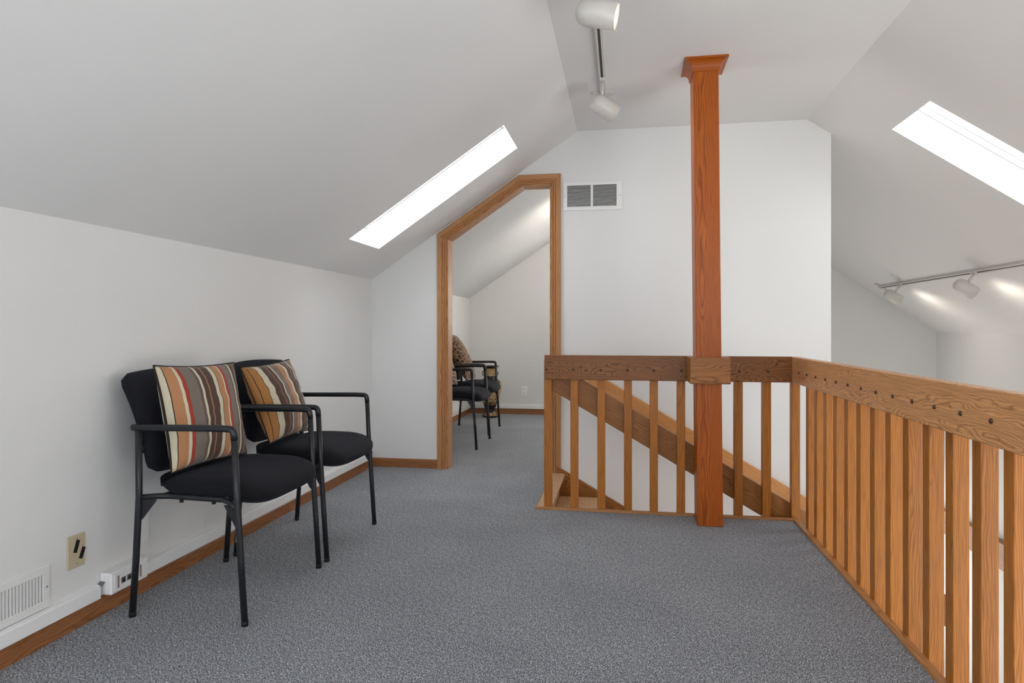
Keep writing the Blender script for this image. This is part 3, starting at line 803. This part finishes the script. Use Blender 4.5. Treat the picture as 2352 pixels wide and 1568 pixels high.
# ------------------------------------------------------------------ wall fittings
# white cable raceway above the baseboards
def raceway(name, p0, p1, inward, label):
    p0, p1, n = Vector(p0), Vector(p1), Vector(inward)
    e = empty(name, p0); tag(e, label, 'raceway', 'white raceways')
    for nm, d0, d1, h0, h1 in (('base', 0, .010, .066, .119), ('cover', .0102, .024, .068, .113), ('lip', .0102, .018, .1132, .117)):
        lo = [min(a, b, c, d) for a, b, c, d in zip(p0 + n * d0, p1 + n * d0, p0 + n * d1, p1 + n * d1)]
        hi = [max(a, b, c, d) for a, b, c, d in zip(p0 + n * d0, p1 + n * d0, p0 + n * d1, p1 + n * d1)]
        lo[2], hi[2] = h0, h1
        box(nm, lo, hi, M['white'], e, .0015 if nm == 'cover' else 0)
    return e
raceway('cable_raceway', (XL, YB, .066), (XL, 2.092, .066), (1, 0, 0), 'white raceway along the knee wall below the grille, ending at the socket box')
raceway('cable_raceway', (XL, 2.310, .066), (XL, 4.70, .066), (1, 0, 0), 'white raceway along the knee wall behind the two striped-cushion chairs')
raceway('cable_raceway', (XL, YE + .125, .066), (XL, YF - .001, .066), (1, 0, 0), 'white raceway behind the leopard-cushion chairs in the back room')
raceway('cable_raceway', (XL + .025, YF, .066), (XEND - .125, YF, .066), (0, -1, 0), 'white raceway along the far wall below the outlet')
tube('cable_stub', [(XL + .006, 4.735, .118), (XL + .012, 4.722, .100), (XL + .012, 4.705, .092)], .004, M['tape'], None, 8)
tag(bpy.data.objects['cable_stub'], 'short dark cable end at the corner of the raceway', 'cable')

# socket box
nb = empty('data_socket_box', (XL, 2.2, .073)); tag(nb, 'white box with three data sockets on the wall behind the nearest chair', 'socket box')
box('housing', (XL, 2.112, .071), (XL + .048, 2.300, .151), M['white'], nb, .004)
fp = box('face_plate', (XL + .0482, 2.126, .079), (XL + .0505, 2.292, .143), M['white'], nb, .001)
for k in range(3):
    y0 = 2.158 + k * .029
    p = box('port', (XL + .0506, y0, .099), (XL + .0520, y0 + .021, .121), M['port'], nb)
    bm = bmesh.new()
    for (ya, yb, za, zb) in ((.004, .017, .004, .014), (.0075, .0135, .014, .018)): bm_box(bm, (XL + .0521, y0 + ya, .099 + za), (XL + .0526, y0 + yb, .099 + zb))
    q = from_bm('socket_opening', bm, M['slot']); q.parent = p; q.location = -(Vector(p.location) + base_of(nb))
for y0 in (2.139, 2.252):
    p = box('label_strip', (XL + .0506, y0, .088), (XL + .0509, y0 + .010, .134), M['pink'], nb)
    bm = bmesh.new(); z = .091
    while z < .130:
        bm_box(bm, (XL + .0510, y0 + .003, z), (XL + .0511, y0 + .003 + random.uniform(.002, .005), z + .0018)); z += random.uniform(.0028, .0042)
    q = from_bm('print', bm, M['duct']); q.parent = p; q.location = -(Vector(p.location) + base_of(nb))
cb_ = empty('cable_bundle', (XL, 2.1, .09)); tag(cb_, 'short bundle of grey cables between the raceway and the socket box', 'cables')
for k in range(5):
    o = .003 + k * .0042
    tube('cable', [Vector(p) - base_of(cb_) for p in ((XL + o, 2.080, .100), (XL + o, 2.096, .110 + .002 * (k % 2)), (XL + o, 2.116, .122))], .0024, M['grey'], cb_, 8)

# beige blank plate with tape
pl = empty('outlet_plate', (XL, 2.0, .213)); tag(pl, 'beige wall plate with two strips of black tape', 'wall plate')
box('plate', (XL, 1.966, .212), (XL + .006, 2.041, .327), M['beige'], pl, .0025)
def tape(y, z, ln, w, ang):
    bm = bmesh.new(); bm_box(bm, (-.0004, -w / 2, -ln / 2), (.0004, w / 2, ln / 2))
    for v in bm.verts: v.co.y += .0012 * math.sin(v.co.z * 300 + y * 50)
    o = from_bm('tape_strip', bm, M['tape'], pl, Vector((XL + .0066, y, z)) - base_of(pl)); o.rotation_euler = (ang, 0, 0)
tape(2.003, .286, .043, .016, -.32); tape(2.026, .257, .040, .016, -.42)
for z in (.312, .227):
    tube('screw', [Vector((XL + .0058, 2.0035, z)) - base_of(pl), Vector((XL + .0075, 2.0035, z)) - base_of(pl)], .0032, M['screw'], pl, 10)
# white plate behind the chair leg
pw = empty('outlet_plate', (XL, 2.32, .2)); tag(pw, 'white blank wall plate behind the leg of the nearest chair', 'wall plate')
box('plate', (XL, 2.288, .200), (XL + .006, 2.358, .314), M['white'], pw, .0025)
box('insert', (XL + .0061, 2.306, .225), (XL + .0075, 2.340, .290), M['white'], pw, .0005)

# register low on the left wall (vertical slats)
rg = empty('air_register', (XL, 1.71, .122)); tag(rg, 'white metal register with upright slats low on the knee wall', 'air register')
Y0, Y1, Z0, Z1 = 1.533, 1.893, .122, .262
for a, b, c, d in ((Y0, Y1, Z1 - .026, Z1), (Y0, Y1, Z0, Z0 + .026), (Y0, Y0 + .026, Z0 + .026, Z1 - .026), (Y1 - .026, Y1, Z0 + .026, Z1 - .026)):
    box('frame', (XL, a, c), (XL + .007, b, d), M['whitemetal'], rg, .0015)
box('duct', (XL + .0002, Y0 + .02, Z0 + .02), (XL + .001, Y1 - .02, Z1 - .02), M['duct'], rg)
y = Y1 - .026 - .009
sm = None
while y > Y0 + .028:
    if sm is None:
        s0 = box('slat', (XL + .0012, y - .0036, Z0 + .026), (XL + .0062, y + .0036, Z1 - .026), M['whitemetal'], rg); sm = s0.data
    else:
        link('slat', sm, None, rg, Vector((XL + .0037, y, (Z0 + Z1) / 2)) - base_of(rg))
    y -= .0118
for yy in (Y0 + .012, Y1 - .012): tube('screw', [Vector((XL + .006, yy, (Z0 + Z1) / 2)) - base_of(rg), Vector((XL + .009, yy, (Z0 + Z1) / 2)) - base_of(rg)], .0036, M['screw'], rg, 10)

# return grille high on the partition (horizontal slats, two panels)
gr = empty('return_grille', (-.22, YE, 1.908)); tag(gr, 'white return-air grille with two slatted panels beside the doorway head', 'air grille')
gx0, gx1, gz0, gz1 = -.431, -.012, 1.908, 2.112
bands = [(gx0, gx1, 2.088, gz1), (gx0, gx1, gz0, 1.934), (gx0, -.403, 1.934, 2.088), (-.233, -.217, 1.934, 2.088), (-.049, gx1, 1.934, 2.088)]
for a, b, c, d in bands: box('frame', (a, YE - .009, c), (b, YE, d), M['whitemetal'], gr, .001)
box('duct', (-.41, YE - .0012, 1.93), (-.04, YE - .0002, 2.092), M['slot'], gr)
sm2 = None
for x0 in (-.403, -.217):
    for k in range(17):
        z = 1.9385 + k * .0089
        if sm2 is None:
            bm = bmesh.new(); w = .17
            vs = [bm.verts.new(p) for p in ((0, -.0065, -.0030), (w, -.0065, -.0030), (w, -.0015, .0012), (0, -.0015, .0012), (0, -.0065, -.0022), (w, -.0065, -.0022), (w, -.0015, .0020), (0, -.0015, .0020))]
            for f in ((0, 1, 2, 3), (4, 7, 6, 5), (0, 4, 5, 1), (2, 6, 7, 3), (0, 3, 7, 4), (1, 5, 6, 2)): bm.faces.new([vs[i] for i in f])
            s0 = from_bm('slat', bm, M['whitemetal'], gr, Vector((x0, YE, z)) - base_of(gr)); sm2 = s0.data
        else: link('slat', sm2, None, gr, Vector((x0, YE, z)) - base_of(gr))
for x in (-.423, -.022): tube('screw', [Vector((x, YE - .0095, 2.01)) - base_of(gr), Vector((x, YE - .0075, 2.01)) - base_of(gr)], .003, M['duct'], gr, 8)

# duplex outlet on the far wall
do = empty('duplex_outlet', (-1.208, YF, .228)); tag(do, 'white duplex outlet on the far wall of the back room', 'outlet')
box('plate', (-1.243, YF - .006, .228), (-1.173, YF, .343), M['white'], do, .002)
for z in (.262, .309):
    rc = box('receptacle', (-1.222, YF - .0075, z - .015), (-1.194, YF - .0061, z + .015), M['white'], do, .0005)
    for dx, w, h in ((-.006, .003, .010), (.006, .003, .008)):
        q = box('slot', (-1.208 + dx - w / 2, YF - .0079, z - h / 2), (-1.208 + dx + w / 2, YF - .0076, z + h / 2), M['slot']); q.parent = rc; q.location = Vector(q.location) - Vector(rc.location) - base_of(do)

# ------------------------------------------------------------------ track lighting
def track(name, p0, p1, nrm, label, feed_at):
    """channel fixed to the ceiling; nrm points into the room"""
    p0, p1, n = Vector(p0), Vector(p1), Vector(nrm).normalized()
    e = empty(name, p0); tag(e, label, 'light track')
    x = (p1 - p0).normalized(); s = x.cross(n)
    def ob(nm, a, b, s0, s1, n0, n1, mat):
        bm = bmesh.new()
        vs = [bm.verts.new(p0 + x * u + s * v + n * k - base_of(e)) for u in (a, b) for v in (s0, s1) for k in (n0, n1)]
        for f in ((0, 1, 3, 2), (4, 6, 7, 5), (0, 4, 5, 1), (2, 3, 7, 6), (0, 2, 6, 4), (1, 5, 7, 3)): bm.faces.new([vs[i] for i in f])
        return from_bm(nm, bm, mat, e)
    L = (p1 - p0).length
    ob('channel', 0, L, -.018, -.0065, 0, .020, M['lampwhite']); ob('channel', 0, L, .0065, .018, 0, .020, M['lampwhite'])
    ob('slot', .02, L - .02, -.0065, .0065, .0005, .0192, M['trackslot'])
    ob('end_cap', -.02, .0, -.019, .019, 0, .021, M['lampwhite'])
    ob('canopy_plate', feed_at - .028, feed_at + .028, -.062, .062, .0001, .012, M['lampwhite'])
    return e
def lamp(name, foot, hang, hl, axis, label, group, on=True, power=SPOT_W):
    """foot: point on the track, hang: direction of the stem, axis: direction the mouth points"""
    foot, hang, axis = Vector(foot), Vector(hang).normalized(), Vector(axis).normalized()
    e = empty(name, foot); tag(e, label, 'track light', group)
    side = hang.cross(axis).normalized()
    def rot(z, y):
        z = z.normalized(); x = y.cross(z).normalized(); y = z.cross(x); return Matrix((x, y, z)).transposed().to_4x4()
    A = box('adapter', (-.0165, -.034, -.013), (.0165, .034, .013), M['lampwhite'], None, .003); A.parent = e
    m = rot(hang, Vector((0, 1, 0))); m.translation = hang * .014; A.matrix_local = m
    st = tube('stem', [hang * .02, hang * (hl - .042)], .0085, M['lampwhite'], e, 12)
    k = tube('knuckle', [hang * (hl - .05) - side * .012, hang * (hl - .05) + side * .012], .011, M['lampwhite'], e, 14)
    c = hang * hl + axis * .012
    mtx = rot(axis, side); mtx.translation = c
    bm = bmesh.new(); r = .0525
    lathe_bm(bm, [(0, -.088), (.016, -.087), (.032, -.080), (.044, -.068), (.050, -.052), (r, -.034), (r, .078), (r - .003, .079), (r - .003, -.02), (.03, -.05), (0, -.055)], 32, mtx)
    from_bm('shade', bm, M['lampwhite'], e, smooth=True)
    bm = bmesh.new(); lathe_bm(bm, [(0, -.03), (.03, -.02), (.046, .05), (.0485, .064), (.03, .070), (0, .072)], 24, mtx)
    from_bm('bulb', bm, M['bulb'] if on else M['whitemetal'], e, smooth=True)
    if on:
        ld = bpy.data.lights.new('lamp_light', 'SPOT'); ld.energy = power; ld.spot_size = math.radians(150); ld.spot_blend = 1.0; ld.color = (1.0, .90, .77); ld.shadow_soft_size = .06
        lo = bpy.data.objects.new('lamp_light', ld); COL.objects.link(lo); lo.parent = e
        q = axis.to_track_quat('-Z', 'Y').to_matrix().to_4x4(); q.translation = c + axis * .080; lo.matrix_local = q
    return e
DN = Vector((0, 0, -1))
track('light_track', (-.12, 4.06, ZT), (-.10, -1.5, ZT), DN, 'white light track on the flat ceiling with a dark slot', .06)
LG, LR = 'track lights on the flat ceiling', 'track lights on the far slope'
lamp('track_light', (-.118, 3.74, ZT - .006), DN, .165, (.80, .28, -.46), 'white track light nearer the doorway wall, on the flat ceiling', LG, True)
lamp('track_light', (-.115, 2.635, ZT - .006), DN, .165, (.97, -.05, -.22), 'white track light cut by the top edge of the view', LG, True)
lamp('track_light', (-.108, 1.0, ZT - .006), DN, .165, (.9, .25, .1), 'white track light on the flat ceiling above the viewer', LG, True)
nRi = -nR
TX = 2.70
track('light_track', (TX, 7.50, zr(TX)), (TX, .5, zr(TX)), nRi, 'white light track on the sloped ceiling beyond the railing', .0)
for i, (yy, lb) in enumerate(((6.98, 'farther white track light on the slope beyond the railing'), (5.60, 'nearer white track light on the slope beyond the railing'), (4.45, 'track light on the far slope just outside the view'), (3.2, 'track light on the far slope opposite the front railing'))):
    lamp('track_light', Vector((TX, yy, zr(TX))) + nRi * .006, nRi, .150, (dR + nR * .0).normalized() + Vector((0, -.10, 0)), lb, LR)
# the back room has a lamp of the same kind behind the partition
track('light_track', (-.12, 7.6, ZT), (-.12, 5.2, ZT), DN, 'white light track on the ceiling of the back room', .06)
lamp('track_light', (-.12, 6.0, ZT - .006), DN, .165, (-.62, .78, -.22), 'white track light on the ceiling of the back room', 'back room track lights', True, SPOT_BACK)
